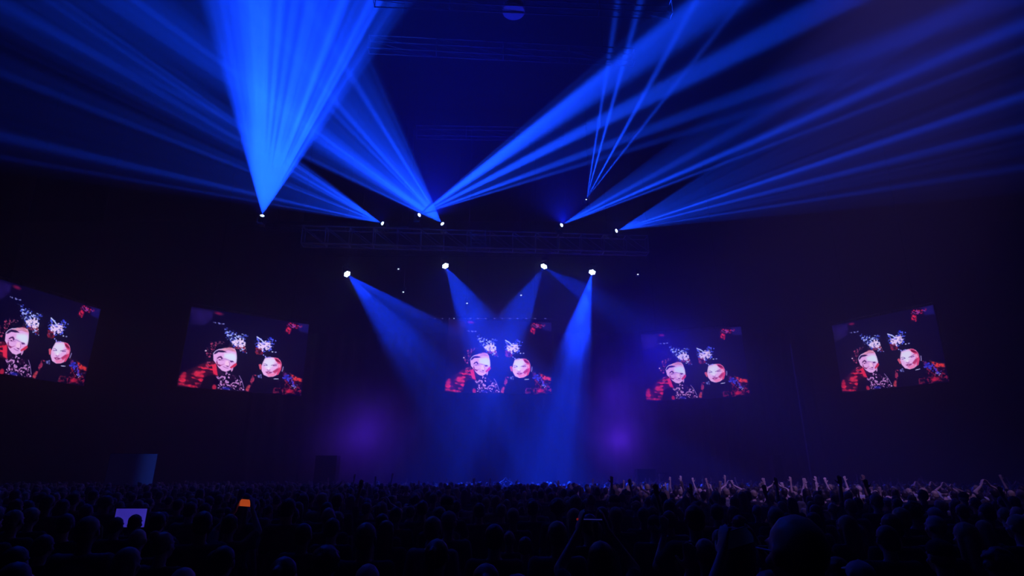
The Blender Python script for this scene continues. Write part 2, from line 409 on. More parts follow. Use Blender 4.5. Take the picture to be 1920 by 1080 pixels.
# top corners
lay(poly(P(a5, (205, 95), (420, 130), (410, 220), (330, 270), (200, 270)), 8) * (.35 + .6 * vnoise(30, 22, 3)), (32, 18, 92))
lay(ell(*a5(478, 153), 7, 2.6, 12, 4) * .8, (130, 20, 70))
lay(speck(poly(P(a5, (425, 240), (480, 245), (540, 250), (535, 268), (430, 262)), 3), .45, 9), (110, 110, 190))
lay(poly(P(a5, (1290, 250), (1400, 262), (1390, 350), (1300, 330)), 6) * .8, (22, 18, 105))
lay(speck(poly(P(a5, (1150, 320), (1190, 240), (1290, 250), (1340, 290), (1230, 310), (1200, 365), (1155, 350)), 8), .40, 13, .3), (205, 25, 75))
lay(speck(ell(*a5(1250, 280), 12, 5, 5, 5), .5, 14, .2), (150, 60, 160))
lay(ell(*a5(1190, 320), 5, 5, 0, 4) * .8 * np.clip((fine(59) - .25) / .3, 0, 1), (235, 35, 80))
# two ragged lit shapes above the heads
L1m = poly(P(a5, (520, 290), (640, 340), (780, 360), (750, 420), (760, 560), (700, 540), (600, 480), (560, 400)), 12)
top = np.clip((Y - 618) / 14, 0, 1)
lay(speck(L1m, .47, 21) * (1 - .3 * top), (70, 85, 235))
lay(speck(L1m, .53, 23), (165, 175, 255))
core = poly(P(a5, (610, 420), (700, 400), (755, 450), (740, 500), (640, 490), (600, 460)), 7)
lay(np.clip((fine(31) - .30 - (1 - core) * .5) / .2, 0, 1) * (core > 0), (232, 205, 250))
lay(speck(poly(P(a5, (560, 480), (640, 490), (755, 480), (755, 550), (690, 520), (600, 505)), 4), .4, 33, .2), (120, 25, 50))
lay(speck(poly(P(a5, (600, 470), (755, 450), (755, 520), (690, 510)), 4), .58, 34), (235, 170, 215))
L2m = poly(P(a5, (860, 385), (930, 420), (1000, 390), (1090, 450), (1030, 490), (1000, 545), (930, 550), (860, 520), (850, 450)), 12)
lay(speck(L2m, .45, 41), (80, 90, 240))
core2 = poly(P(a5, (880, 450), (950, 430), (1030, 450), (1010, 500), (960, 540), (920, 530), (870, 490)), 7)
lay(np.clip((fine(43) - .30 - (1 - core2) * .5) / .2, 0, 1) * (core2 > 0), (230, 200, 250))
lay(stroke(P(a5, (868, 390), (905, 415), (940, 450)), 1.1), (190, 195, 255))
lay(speck(poly(P(a5, (850, 500), (910, 500), (940, 560), (850, 575)), 4), .35, 45, .2), (125, 28, 55))
lay(ell(*a5(1003, 402), 2.6, 2.2, 0, 1.5) * .8, (30, 40, 200))
lay(ell(*a5(1024, 542), 1.8, 1, 0, 1), (190, 190, 240)); lay(ell(*a5(1058, 545), 2, .9, 0, 1), (150, 150, 220))
# red coat of the left figure
coat = poly(P(a5, (80, 800), (150, 730), (260, 690), (400, 640), (450, 660), (470, 780), (420, 790), (350, 800), (300, 900), (85, 880)), 10)
band = .5 + .5 * np.sin(Y * .85 - X * .12 + 5 * vnoise(14, 10, 51))
lay(coat * (.25 + .4 * vnoise(36, 30, 52)), (95, 12, 48))
lay(coat * np.clip((band * .3 + vnoise(30, 34, 53) * .55 + vnoise(12, 12, 54) * .5 - .68) / .3, 0, 1) * (.35 + .65 * np.clip((fine(57) - .3) / .25, 0, 1)), (225, 34, 70))
lay(ell(*a5(280, 760), 9, 6, 15, 5) * .8 * np.clip(.3 + 1.2 * fine(58), 0, 1), (245, 45, 80)); lay(ell(*a5(130, 785), 5, 7, 20, 5) * .7, (205, 30, 65))
lay(poly(P(a5, (415, 680), (455, 650), (475, 780), (430, 760)), 3) * .9, (235, 40, 80))
lay(speck(poly(P(a5, (345, 515), (420, 430), (480, 450), (400, 590), (410, 690), (360, 700)), 4), .52, 55), (150, 50, 95))
lay(speck(poly(P(a5, (400, 430), (540, 430), (540, 460), (420, 490)), 3), .55, 56), (90, 40, 80))
lay(ell(*a5(352, 528), 1.8, 1.4, 0, 1), (210, 165, 210))
lay(poly(P(a5, (300, 900), (320, 830), (370, 780), (430, 770), (455, 800), (440, 880), (420, 915)), 3), (6, 2, 26))
lay(ell(*a5(440, 893), 4, 5, 0, 3) * .8, (200, 35, 70))
lay(speck(poly(P(a5, (455, 780), (560, 740), (640, 770), (740, 860), (745, 940), (480, 920)), 4), .56, 61), (190, 130, 205))
lay(speck(poly(P(a5, (455, 780), (560, 740), (640, 770), (745, 940), (480, 920)), 4), .5, 62, .3) * .6, (80, 20, 75))
lay(ell(*a5(560, 905), 8, 2.5, 5, 3) * .7, (35, 40, 180))
lay(stroke(P(a5, (690, 780), (715, 830), (735, 900)), .7) * .8, (150, 110, 185))
# left face
def s1(*pts): return P(f1, *pts)
lay(poly(s1((340, 420), (400, 340), (520, 280), (700, 250), (860, 225), (1050, 250), (1110, 350), (1130, 500), (1120, 700), (1060, 850), (930, 960), (780, 1030), (640, 990), (520, 880), (450, 760), (350, 640)), 1.4), (225, 165, 232))
lay(poly(s1((720, 420), (960, 400), (1080, 440), (1120, 560), (1100, 700), (960, 660), (820, 600), (700, 540)), 7), (216, 222, 250))
lay(poly(s1((520, 300), (680, 240), (860, 215), (1000, 240), (1080, 290), (1110, 380), (960, 330), (800, 290), (680, 340)), 1.6), (225, 150, 190))
lay(stroke(s1((700, 330), (860, 290), (1000, 330)), .35), (150, 70, 110)); lay(stroke(s1((760, 240), (900, 250), (1060, 330)), .35), (170, 80, 110))
lay(poly(s1((350, 440), (420, 340), (520, 300), (660, 310), (800, 370), (660, 380), (520, 370), (420, 430)), 1), (38, 20, 75))
lay(stroke(s1((345, 420), (420, 330), (520, 275), (660, 260)), .45), (190, 175, 235))
lay(poly(s1((450, 580), (520, 520), (600, 495), (660, 560), (640, 620), (560, 600)), 1), (75, 30, 95))
lay(ell(*f1(560, 590), 2.6, 2, 0, .8), (225, 160, 225)); lay(ell(*f1(560, 625), 1.7, 1.0, 10, .8), (70, 25, 85))
lay(stroke(s1((440, 620), (560, 640), (700, 640)), .4) * .7, (120, 60, 140)); lay(stroke(s1((640, 590), (760, 600), (880, 650)), .4), (130, 90, 180))
lay(poly(s1((890, 650), (1000, 660), (1040, 700), (930, 715)), 1), (90, 45, 120))
lay(poly(s1((470, 640), (500, 760), (600, 800), (720, 760), (640, 800), (560, 850), (480, 800), (440, 700)), 1.3) * .85, (120, 25, 85))
lay(poly(s1((760, 660), (850, 640), (880, 760), (860, 830), (740, 800), (730, 740)), 1.6), (240, 190, 235))
lay(poly(s1((760, 820), (850, 830), (860, 870), (800, 850)), .8), (85, 30, 95))
lay(stroke(s1((870, 690), (900, 780), (870, 840)), .35), (150, 80, 160))
lay(stroke(s1((680, 850), (760, 890), (840, 905)), .45), (135, 70, 150))
lay(poly(s1((900, 880), (1050, 760), (1120, 730), (1140, 790), (1060, 870), (940, 920)), 1.4), (200, 45, 85))
lay(poly(s1((930, 930), (1020, 870), (1000, 970), (950, 1040)), 1), (200, 140, 205))
lay(poly(s1((470, 850), (520, 900), (640, 1000), (640, 1080), (500, 1080)), 1.6), (40, 12, 60))
# right face
def s2(*pts): return P(f2, *pts)
lay(poly(s2((205, 660), (270, 640), (300, 700), (280, 800), (240, 800)), 1), (200, 80, 110))
lay(poly(s2((330, 590), (390, 480), (560, 455), (700, 470), (820, 540), (860, 660), (840, 800), (760, 940), (620, 1000), (480, 1010), (350, 950), (290, 830), (290, 700)), 1.4), (230, 172, 235))
lay(poly(s2((390, 510), (560, 490), (680, 540), (640, 640), (560, 760), (420, 780), (340, 640)), 7), (222, 215, 248))
lay(poly(s2((640, 470), (760, 480), (850, 600), (850, 800), (760, 950), (700, 960), (760, 820), (760, 640), (690, 560)), 2), (215, 60, 115))
lay(poly(s2((690, 490), (800, 560), (840, 620), (740, 590), (680, 540)), 1), (120, 15, 60))
lay(poly(s2((740, 640), (820, 650), (830, 740), (780, 760)), 1.2), (240, 150, 200))
lay(poly(s2((600, 860), (740, 760), (780, 790), (740, 860), (680, 930)), 1.8) * .8, (165, 20, 75))
lay(poly(s2((420, 930), (640, 900), (720, 860), (660, 980), (500, 1005)), 2.5) * .7, (240, 110, 165))
lay(stroke(s2((345, 640), (400, 640), (445, 668)), .5), (120, 75, 165)); lay(stroke(s2((345, 688), (400, 684), (450, 682)), .55), (85, 50, 150))
lay(stroke(s2((560, 685), (640, 670), (735, 645)), .5), (110, 50, 130)); lay(stroke(s2((620, 695), (720, 692)), .6), (90, 40, 130))
lay(poly(s2((440, 800), (490, 825), (540, 805), (535, 822), (490, 838), (445, 818)), .8), (110, 60, 140))
lay(ell(*f2(488, 768), 2.0, 1.8, 0, 1.5), (245, 228, 252))
lay(poly(s2((395, 865), (470, 850), (600, 870), (640, 855), (560, 905), (480, 925), (430, 900)), .9), (150, 60, 130))
lay(ell(*f2(485, 890), 1.6, .8, 0, .8), (225, 150, 205))
lay(speck(poly(s2((330, 370), (420, 430), (560, 440), (550, 480), (400, 470), (335, 420)), 1.5), .3, 71), (140, 130, 235))
lay(stroke(s2((640, 465), (760, 500), (850, 620)), .35) * .7, (205, 120, 170))
lay(stroke(s2((905, 730), (890, 800), (870, 850)), .8) * .8, (165, 145, 215))
lay(poly(s2((180, 950), (290, 930), (300, 1060), (160, 1010)), 1.5) * vnoise(80, 60, 72), (120, 120, 215))
# right figure's clothes
lay(speck(poly(P(a5, (1130, 730), (1200, 780), (1330, 830), (1320, 985), (1110, 965), (1120, 820)), 8), .45, 81, .3), (135, 22, 60))
lay(speck(poly(P(a5, (1140, 740), (1300, 830), (1290, 880), (1240, 900), (1120, 810)), 4), .48, 83, .2), (60, 55, 205))
lay(ell(*a5(1165, 790), 5, 3.5, 10, 4) * .7, (25, 35, 185))
lay(poly(P(a5, (1200, 760), (1330, 820), (1330, 850), (1250, 835)), 4) * np.clip((fine(84) - .2) / .4, 0, 1), (225, 50, 55))
lay(ell(*a5(1200, 940), 8, 3.5, 0, 4) * .7, (205, 25, 65)); lay(speck(ell(*a5(1245, 890), 6, 4, 0, 3), .45, 85), (170, 160, 245))
lay(speck(poly(P(a5, (1010, 900), (1110, 900), (1110, 965), (1010, 960)), 4), .45, 86), (90, 15, 50))
lay(speck(poly(P(a5, (750, 930), (790, 850), (830, 760), (880, 780), (830, 850), (790, 940)), 3), .4, 87, .2), (150, 40, 80))
lay(ell(*a5(775, 905), 3, 6, 25, 3) * .7, (190, 60, 75))
lay(poly(P(a5, (830, 870), (880, 815), (1000, 805), (1100, 830), (1060, 880), (1010, 955), (820, 945)), 2.5), (4, 2, 30))
lay(stroke(P(a5, (1040, 815), (1085, 815)), .6), (190, 185, 235))
IMG = np.clip(IMG, 0, 255) / 255
LIN = np.where(IMG <= .04045, IMG / 12.92, ((IMG + .055) / 1.055) ** 2.4)
M_screen = bpy.data.materials.new('video_picture'); M_screen.use_nodes = True
nt = M_screen.node_tree; nt.nodes.clear(); o_ = nt.nodes.new('ShaderNodeOutputMaterial'); e_ = nt.nodes.new('ShaderNodeEmission')
at_ = nt.nodes.new('ShaderNodeAttribute'); at_.attribute_name = 'picture'; nt.links.new(at_.outputs['Color'], e_.inputs[0])
e_.inputs[1].default_value = 1.75; nt.links.new(e_.outputs[0], o_.inputs[0]); M_screen.cycles.emission_sampling = 'NONE'
def picture_mesh():
    me = bpy.data.meshes.new('video_picture'); vs = np.stack([U - .5, np.zeros_like(U), .5 - V], -1).reshape(-1, 3)
    idx = np.arange((GH + 1) * (GW + 1)).reshape(GH + 1, GW + 1)
    fs = np.stack([idx[:-1, :-1], idx[1:, :-1], idx[1:, 1:], idx[:-1, 1:]], -1).reshape(-1, 4)
    me.from_pydata(vs.tolist(), [], fs.tolist())
    ca = me.color_attributes.new('picture', 'FLOAT_COLOR', 'POINT')
    ca.data.foreach_set('color', np.concatenate([LIN, np.ones((GH + 1, GW + 1, 1))], -1).astype(np.float32).ravel())
    me.materials.append(M_screen); me.update(); return me
PIC = picture_mesh()
SCREENS = [((-33.04, 38.75, 11.48), 79.5, 6.0, 1.0, 'leftmost video screen, cut by the picture edge, showing two faces'),
           ((-19.3, 40.9, 10.67), 38.0, 5.6, 0.3, 'second video screen from the left, bright, showing two faces'),
           ((-.98, 44.11, 11.07), 4.5, 5.8, -.9, 'centre video screen dimmed by smoke under the downward lights'),
           ((15.35, 47.6, 11.13), -18.1, 5.8, .5, 'video screen right of centre behind blue smoke, showing two faces'),
           ((30.9, 46.2, 11.94), -61.3, 6.0, -1.5, 'rightmost video screen, tilted in perspective, clear of smoke')]
for loc, yaw, H, rol, lab in SCREENS:
    root = empty('video_screen', Matrix.Translation(loc) @ Matrix.Rotation(R(yaw), 4, 'Z') @ Matrix.Rotation(R(-rol), 4, 'Y'))
    o = bpy.data.objects.new('display', PIC); COL.objects.link(o); o.parent = root; o.scale = (8.3, 1, H)
    bm = bmesh.new(); box(bm, (0, .17, 0), (8.34, .3, H + .04), bev=.02); link_mesh('cabinet', bm, M_black, root)
    bm = bmesh.new(); tube(bm, (-4.1, .17, H / 2 + .25), (4.1, .17, H / 2 + .25), .05, 8)
    for k in range(9): box(bm, (-4 + k, .17, H / 2 + .15), (.08, .1, .25))
    link_mesh('header_bar', bm, M_black, root)
    for sx in (-2.8, 2.8):
        bm = bmesh.new(); tube(bm, (sx, .17, H / 2 + .2), (sx, .17, 31.05 - loc[2]), .02, 6); link_mesh('hanging_cable', bm, M_black, root)
    tag(root, lab, 'video screen', 'video screens around the stage')
# row of little clamps over the centre screen, their reflections painted as glow
cr_ = empty('clamp_bar', at(925, 597.5, 43.2))
bm = bmesh.new(); tube(bm, (-5.2, 0, 0), (5.2, 0, 0), .03, 8); link_mesh('bar', bm, M_black, cr_)
M_glint = emit('painted_glint', (.25, .25, .9), .7)
random.seed(3)
for k, x in enumerate([-4.6, -4.0, -3.45, -3.1, -2.2, -1.8, -1.2, -.6, .1, .7, 1.3, 1.9, 2.6, 3.3, 4.1]):
    bm = bmesh.new(); ball(bm, (x, -.05, 0), (.10 if k > 4 else .05, .04, .03), n=1); link_mesh('lamp', bm, M_dot if k == 3 else M_glint, cr_)  # clamp glints painted as emission
for sx in (-3, 3):
    bm = bmesh.new(); tube(bm, (sx, 0, 0), (sx, 0, 30.97 - cr_.location.z), .012, 6); link_mesh('wire', bm, M_black, cr_)
tag(cr_, 'thin bar of little clamps with painted glints right above the centre screen', 'clamp bar')

# ------------------------------------------------------------------ stage
bm = bmesh.new(); box(bm, (0, 0, .75), (40, 14, 1.5))
o = link_mesh('stage_deck', bm, M_deck); o.location = (2, 47, 0); tag(o, 'wide black stage deck beyond the heads of the crowd', 'stage')
bm = bmesh.new(); n = 240
vs = []
for i in range(n + 1):
    x = -26 + 56 * i / n; y = 56.5 + .35 * math.sin(i * 1.1) + .1 * math.sin(i * 2.7)
    vs.append((bm.verts.new((x, y, 0)), bm.verts.new((x, y, 16))))
for a, b in zip(vs[:-1], vs[1:]): bm.faces.new((a[0], b[0], b[1], a[1]))
o = link_mesh('stage_curtain', bm, M_cloth, None, True)
so = o.modifiers.new('thickness', 'SOLIDIFY'); so.thickness = .02
tag(o, 'tall black pleated curtain closing the back of the stage', 'curtain')
def cabinet(px0, px1, py0, Y, base_z, depth, label):
    a = at(px0, py0, Y); b = at(px1, py0, Y); h = a.z - base_z; wd = b.x - a.x
    root = empty('speaker_cabinet', Vector(((a.x + b.x) / 2, Y + depth / 2, base_z)))
    bm = bmesh.new(); box(bm, (0, 0, h / 2), (wd, depth, h), bev=.03); link_mesh('housing', bm, M_case, root)
    bm = bmesh.new(); box(bm, (0, -depth / 2 - .01, h / 2), (wd * .9, .04, h * .94), bev=.01); link_mesh('grille', bm, M_black, root)
    for k in range(2):
        bm = bmesh.new(); box(bm, ((-1 + 2 * k) * (wd / 2 + .01), 0, h * .6), (.03, .25, .12), bev=.01); link_mesh('handle', bm, M_black, root)
    tag(root, label, 'speaker'); return root
cabinet(592, 632, 854, 40.3, 1.5, .9, 'tall black speaker cabinet standing in front of the violet smoke')
rb = cabinet(1194, 1229, 879, 40.5, 1.5, .8, 'low black box with a pale edge on the stage front, right of centre')
rb.name = 'equipment_case'; rb['category'] = 'case'
a = at(1192, 879, 40.4)
bm = bmesh.new(); box(bm, (0, 0, -.33), (.06, .05, .66)); o = link_mesh('lit_edge', bm, M_alu, rb)  # pale strip put in for the light along the left edge
o.location = Vector((a.x + .06, 40.42, a.z)) - rb.location
# small mixer on a stand beside it
st = empty('keyboard_stand', Vector((at(1240, 885, 41).x, 41, 1.5)))
bm = bmesh.new()
tube(bm, (-.3, 0, 0), (.3, 0, .75), .02, 6); tube(bm, (.3, 0.05, 0), (-.3, 0.05, .75), .02, 6); link_mesh('crossed_legs', bm, M_case, st)
bm = bmesh.new(); box(bm, (0, 0, .8), (.8, .3, .09), bev=.01); link_mesh('keyboard', bm, M_case, st)
tag(st, 'small dark keyboard on crossed legs beside the low stage box', 'keyboard')
# faint rack at the right end of the stage
rk = empty('equipment_rack', Vector((at(1455, 870, 42).x, 42, 1.5)))
bm = bmesh.new(); box(bm, (0, 0, 1.0), (.6, .6, 2.0), bev=.02); link_mesh('housing', bm, M_case, rk)
for k in range(6):
    bm = bmesh.new(); box(bm, (0, -.31, .3 + k * .28), (.5, .03, .2)); link_mesh('rack_unit', bm, M_black, rk)
tag(rk, 'barely visible black equipment rack at the right end of the stage', 'rack')
# thin pole far right
pl = empty('steel_pole', Vector((at(1497, 740, 46).x, 46, 0)))
bm = bmesh.new(); tube(bm, (0, 0, 0), (0, 0, 12.5), .06, 10); link_mesh('tube', bm, M_steel, pl)
bm = bmesh.new(); box(bm, (0, 0, .03), (.6, .6, .06)); link_mesh('base_plate', bm, M_steel, pl)
tag(pl, 'thin tall steel pole between the two screens on the right', 'pole')

# flat displays: gradient made in the material
def display_mat(name, c0, c1, strength, vertical=False):
    m = bpy.data.materials.new(name); m.use_nodes = True; nt = m.node_tree; nt.nodes.clear(); L = nt.links.new
    out = nt.nodes.new('ShaderNodeOutputMaterial'); e = nt.nodes.new('ShaderNodeEmission'); L(e.outputs[0], out.inputs[0])
    tc = nt.nodes.new('ShaderNodeTexCoord'); sp = nt.nodes.new('ShaderNodeSeparateXYZ'); L(tc.outputs['Object'], sp.inputs[0])
    cr = nt.nodes.new('ShaderNodeValToRGB'); L(sp.outputs[0], cr.inputs[0]); cr.color_ramp.interpolation = 'EASE'
    cr.color_ramp.elements[0].color = (*c0, 1); cr.color_ramp.elements[1].color = (*c1, 1)
    no = nt.nodes.new('ShaderNodeTexNoise'); no.inputs['Scale'].default_value = 6; L(tc.outputs['Object'], no.inputs['Vector'])
    mx = nt.nodes.new('ShaderNodeMix'); mx.data_type = 'RGBA'; mx.blend_type = 'MULTIPLY'; mx.inputs['Factor'].default_value = .35
    L(cr.outputs[0], mx.inputs['A']); L(no.outputs[0], mx.inputs['B']); L(mx.outputs['Result'], e.inputs[0]); e.inputs[1].default_value = strength
    m.cycles.emission_sampling = 'NONE'; return m
sp_ = empty('side_panel', at(246, 880, 30))
sp_.rotation_euler = (0, 0, R(12))
bm = bmesh.new(); box(bm, (0, 0, 0), (2.15, .02, 1.5)); link_mesh('panel', bm, display_mat('dim_panel', (.0006, .0006, .009), (.004, .012, .11), 1.2), sp_)  # glowing panel, blue gradient brighter towards one side
bm = bmesh.new(); box(bm, (0, .06, 0), (2.2, .1, 1.55), bev=.02); link_mesh('back_cover', bm, M_black, sp_)
bm = bmesh.new(); tube(bm, (0, .1, -.7), (0, .1, -sp_.location.z), .05, 8); link_mesh('stand', bm, M_black, sp_)
tag(sp_, 'dim dark blue panel brighter along one edge, above the crowd at left', 'display')

# ------------------------------------------------------------------ people
def rot_to(v): return Vector(v).normalized().to_track_quat('Z', 'Y').to_matrix().to_4x4()
def capsule(bm, a, b, r0, r1, n=12):
    tube(bm, a, b, r0, n, r1); ball(bm, a, r0 * 1.0, n=2); ball(bm, b, r1 * 1.0, n=2)
def hand(bm, wrist, d, palm_n, curl=.25, side=1):
    """wrist, pointing direction, palm normal; four unequal fingers and a thumb from the side of the palm"""
    d = Vector(d).normalized(); nrm = Vector(palm_n); nrm = (nrm - d * nrm.dot(d)).normalized(); s = d.cross(nrm) * side
    wrist = Vector(wrist)
    Mx = Matrix((s, nrm, d)).transposed().to_4x4()
    ball(bm, wrist + d * .05, (.042, .017, .055), Mx, 2)
    ball(bm, wrist + d * .01, (.028, .021, .03), Mx, 2)
    for k, (o, l) in enumerate(((-.031, .066), (-.010, .078), (.011, .073), (.031, .058))):
        p = wrist + d * .09 + s * o; dd = d + s * o * 3; dd.normalize(); rr = .0098
        for j, f in enumerate((.42, .33, .25)):
            q = p + dd * (l * f); capsule(bm, p, q, rr, rr * .92, 8); p = q; rr *= .92
            dd = (dd + nrm * curl * (1 + .2 * k)).normalized()
    p = wrist + d * .03 - s * .034; dd = (d * .75 - s * .8 + nrm * .25).normalized()
    for l, rr in ((.036, .013), (.030, .011)):
        q = p + dd * l; capsule(bm, p, q, rr, rr * .9, 8); p = q; dd = (dd + d * .35 + nrm * .2).normalized()
SH = (.185, 0, 1.42)
POSES = {  # elbow, wrist, hand direction, palm normal for the right arm (x > 0); mirrored for the left
    'down': ((.235, -.03, 1.13), (.25, .05, .89), (0.02, .12, -1), (-1, 0, 0)),
    'up': ((.29, .10, 1.66), (.25, .17, 1.90), (-.05, .1, 1), (0, 1, 0)),
    'high': ((.235, .06, 1.71), (.20, .10, 1.965), (-.05, .1, 1), (0, 1, 0)),
    'wide': ((.40, .09, 1.60), (.47, .15, 1.84), (.15, .1, 1), (0, 1, 0)),
    'clap': ((.33, .10, 1.66), (.10, .16, 1.80), (-.45, .1, .8), (-1, 0, 0)),
    'half': ((.33, .06, 1.27), (.24, .15, 1.50), (-.1, .15, 1), (0, 1, 0)),
    'hold': ((.25, .19, 1.27), (.12, .40, 1.42), (-.35, .25, .8), (-.8, .3, 0)),
    'holdup': ((.25, .19, 1.56), (.105, .30, 1.78), (-.25, .2, .9), (-.8, .3, 0)),
}
def finish(bm, name, vox, dec, smooth=2):
    me = bpy.data.meshes.new(name + '_raw'); bm.to_mesh(me); bm.free()
    o = bpy.data.objects.new(name, me); COL.objects.link(o)
    m = o.modifiers.new('r', 'REMESH'); m.mode = 'VOXEL'; m.voxel_size = vox; m.use_smooth_shade = True
    s = o.modifiers.new('s', 'SMOOTH'); s.factor = .5; s.iterations = smooth
    if dec < 1: d = o.modifiers.new('d', 'DECIMATE'); d.ratio = dec
    bpy.context.view_layer.update()
    out = bpy.data.meshes.new_from_object(o.evaluated_get(bpy.context.evaluated_depsgraph_get()))
    out.name = name
    for p in out.polygons: p.use_smooth = True
    bpy.data.objects.remove(o); bpy.data.meshes.remove(me); return out
def mir(v, s): return Vector((v[0] * s, v[1], v[2]))
def head_parts(bm):
    ball(bm, (0, -.012, 1.655), (.077, .097, .095)); ball(bm, (0, .035, 1.60), (.058, .062, .078)); ball(bm, (0, .062, 1.555), (.03, .028, .022))
    ball(bm, (0, .07, 1.665), (.058, .02, .014))                                   # brow
    for s in (-1, 1):
        ball(bm, (s * .079, -.005, 1.63), (.010, .020, .032)); ball(bm, (s * .045, .058, 1.61), (.022, .022, .02))
        ball(bm, (s * .030, .079, 1.642), (.012, .010, .009))
    capsule(bm, (0, .090, 1.648), (0, .108, 1.612), .008, .014, 8); ball(bm, (0, .088, 1.580), (.024, .012, .006)); ball(bm, (0, .086, 1.568), (.020, .012, .006))
    capsule(bm, (0, -.02, 1.46), (0, -.005, 1.60), .056, .052)
def body_mesh(pr, plft, name, dec=.25):
    bm = bmesh.new(); head_parts(bm)
    ball(bm, (0, -.005, 1.30), (.165, .105, .17)); ball(bm, (0, 0, 1.12), (.135, .095, .16)); ball(bm, (0, -.01, .95), (.16, .11, .13))
    capsule(bm, (-.15, -.01, 1.415), (.15, -.01, 1.415), .055, .055); ball(bm, (0, -.015, 1.44), (.10, .06, .06))
    for s, ps in ((1, pr), (-1, plft)):
        e, wv, hd, pn = POSES[ps]; e = mir(e, s); wv = mir(wv, s); sh = mir(SH, s)
        ball(bm, sh, .058); capsule(bm, sh, e, .052, .038); capsule(bm, e, wv, .040, .025)
        hand(bm, wv, mir(hd, s), mir(pn, s), side=s)
        hip = Vector((s * .09, -.01, .90)); kn = Vector((s * .10, .01, .49)); an = Vector((s * .11, -.03, .09))
        capsule(bm, hip, kn, .085, .055); capsule(bm, kn, an, .056, .036); ball(bm, kn + Vector((0, -.03, -.14)), (.045, .05, .11))
        ball(bm, (s * .115, .05, .035), (.042, .125, .035)); ball(bm, an, (.038, .045, .05))
    return finish(bm, name, .0085, dec)
def shirt_mesh(pr, plft, name, dec=.35):
    bm = bmesh.new()
    ball(bm, (0, -.005, 1.29), (.183, .122, .175)); ball(bm, (0, 0, 1.10), (.160, .118, .20)); ball(bm, (0, -.005, .95), (.172, .124, .10))
    capsule(bm, (-.15, -.01, 1.415), (.15, -.01, 1.415), .066, .066); ball(bm, (0, -.018, 1.445), (.105, .072, .045))
    for s, ps in ((1, pr), (-1, plft)):
        e, wv, hd, pn = POSES[ps]; e = mir(e, s); sh = mir(SH, s)
        capsule(bm, sh, sh.lerp(e, .72), .067, .058)
    return finish(bm, name, .014, dec)
def trousers_mesh():
    bm = bmesh.new(); ball(bm, (0, -.01, .93), (.175, .125, .12))
    for s in (-1, 1):
        capsule(bm, (s * .09, -.01, .88), (s * .10, .01, .49), .098, .070); capsule(bm, (s * .10, .01, .49), (s * .11, -.03, .10), .070, .056)
    return finish(bm, 'trousers', .016, .3)
def hair_mesh(style):
    bm = bmesh.new()
    if style == 'short':
        ball(bm, (0, -.022, 1.668), (.085, .099, .094)); ball(bm, (0, -.055, 1.615), (.076, .060, .065))
    elif style == 'long':
        ball(bm, (0, -.020, 1.670), (.089, .102, .097)); capsule(bm, (0, -.06, 1.62), (0, -.085, 1.38), .078, .070)
        for s in (-1, 1): capsule(bm, (s * .06, -.03, 1.64), (s * .075, -.045, 1.38), .036, .030)
    elif style == 'bun':
        ball(bm, (0, -.022, 1.668), (.085, .099, .094)); ball(bm, (0, -.05, 1.625), (.076, .060, .060)); ball(bm, (0, -.115, 1.735), (.042, .042, .042))
    elif style == 'ponytail':
        ball(bm, (0, -.022, 1.668), (.085, .099, .094)); ball(bm, (0, -.05, 1.625), (.076, .060, .060)); ball(bm, (0, -.12, 1.69), .03)
        capsule(bm, (0, -.14, 1.68), (0, -.15, 1.44), .030, .018)
    elif style == 'cap':
        ball(bm, (0, -.014, 1.690), (.087, .104, .078)); ball(bm, (0, .10, 1.700), (.066, .07, .010)); ball(bm, (0, -.014, 1.765), .01)
    elif style == 'curly':
        rr = random.Random(4)
        for k in range(70):
            v = Vector((rr.gauss(0, 1), rr.gauss(-.4, 1), rr.gauss(.5, 1))).normalized()
            if v.z < -.6 or (v.y > .55 and v.z < .3): continue
            ball(bm, Vector((0, -.02, 1.67)) + Vector((v.x * .085, v.y * .098, v.z * .09)), .032, n=1)
        ball(bm, (0, -.022, 1.668), (.088, .10, .096))
    return finish(bm, style + '_hair', .010, .4, 3 if style != 'curly' else 1)

def var_mat(name, cols, rough):
    """colour varies from person to person"""
    m = bpy.data.materials.new(name); m.use_nodes = True; nt = m.node_tree; b = nt.nodes['Principled BSDF']; b.inputs['Roughness'].default_value = rough
    oi = nt.nodes.new('ShaderNodeObjectInfo'); cr = nt.nodes.new('ShaderNodeValToRGB'); cr.color_ramp.interpolation = 'CONSTANT'
    e = cr.color_ramp.elements; e[0].color = (*cols[0], 1); e[0].position = 0; e[1].position = 1 / len(cols); e[1].color = (*cols[1], 1)
    for k in range(2, len(cols)): x = e.new(k / len(cols)); x.color = (*cols[k], 1)
    nt.links.new(oi.outputs['Random'], cr.inputs[0]); nt.links.new(cr.outputs[0], b.inputs['Base Color']); return m
M_skin = var_mat('skin', [(.62, .44, .36), (.70, .52, .43), (.50, .33, .25), (.30, .18, .13), (.66, .48, .39)], .5)
M_dark = mat('dark_clothes', (.02, .02, .025), .9, noise=.3)
M_grey = mat('grey_clothes', (.16, .16, .18), .9, noise=.2)
M_white = mat('pale_clothes', (.55, .55, .58), .9, noise=.1)
M_brown = mat('dark_hair', (.03, .02, .016), .5, noise=.3, nscale=60)
M_blond = mat('fair_hair', (.40, .30, .18), .5, noise=.3, nscale=60)
M_trous = mat('dark_trousers', (.025, .028, .04), .9, noise=.2)
POSE_SETS = {'still': ('down', 'down'), 'right': ('up', 'down'), 'left': ('down', 'high'), 'both': ('up', 'high'), 'wide': ('wide', 'wide'),
             'half': ('down', 'half'), 'clap': ('clap', 'clap'), 'hold': ('hold', 'hold'), 'holdup': ('holdup', 'holdup')}
BODY = {}; SHIRT = {}; HAIR = {}
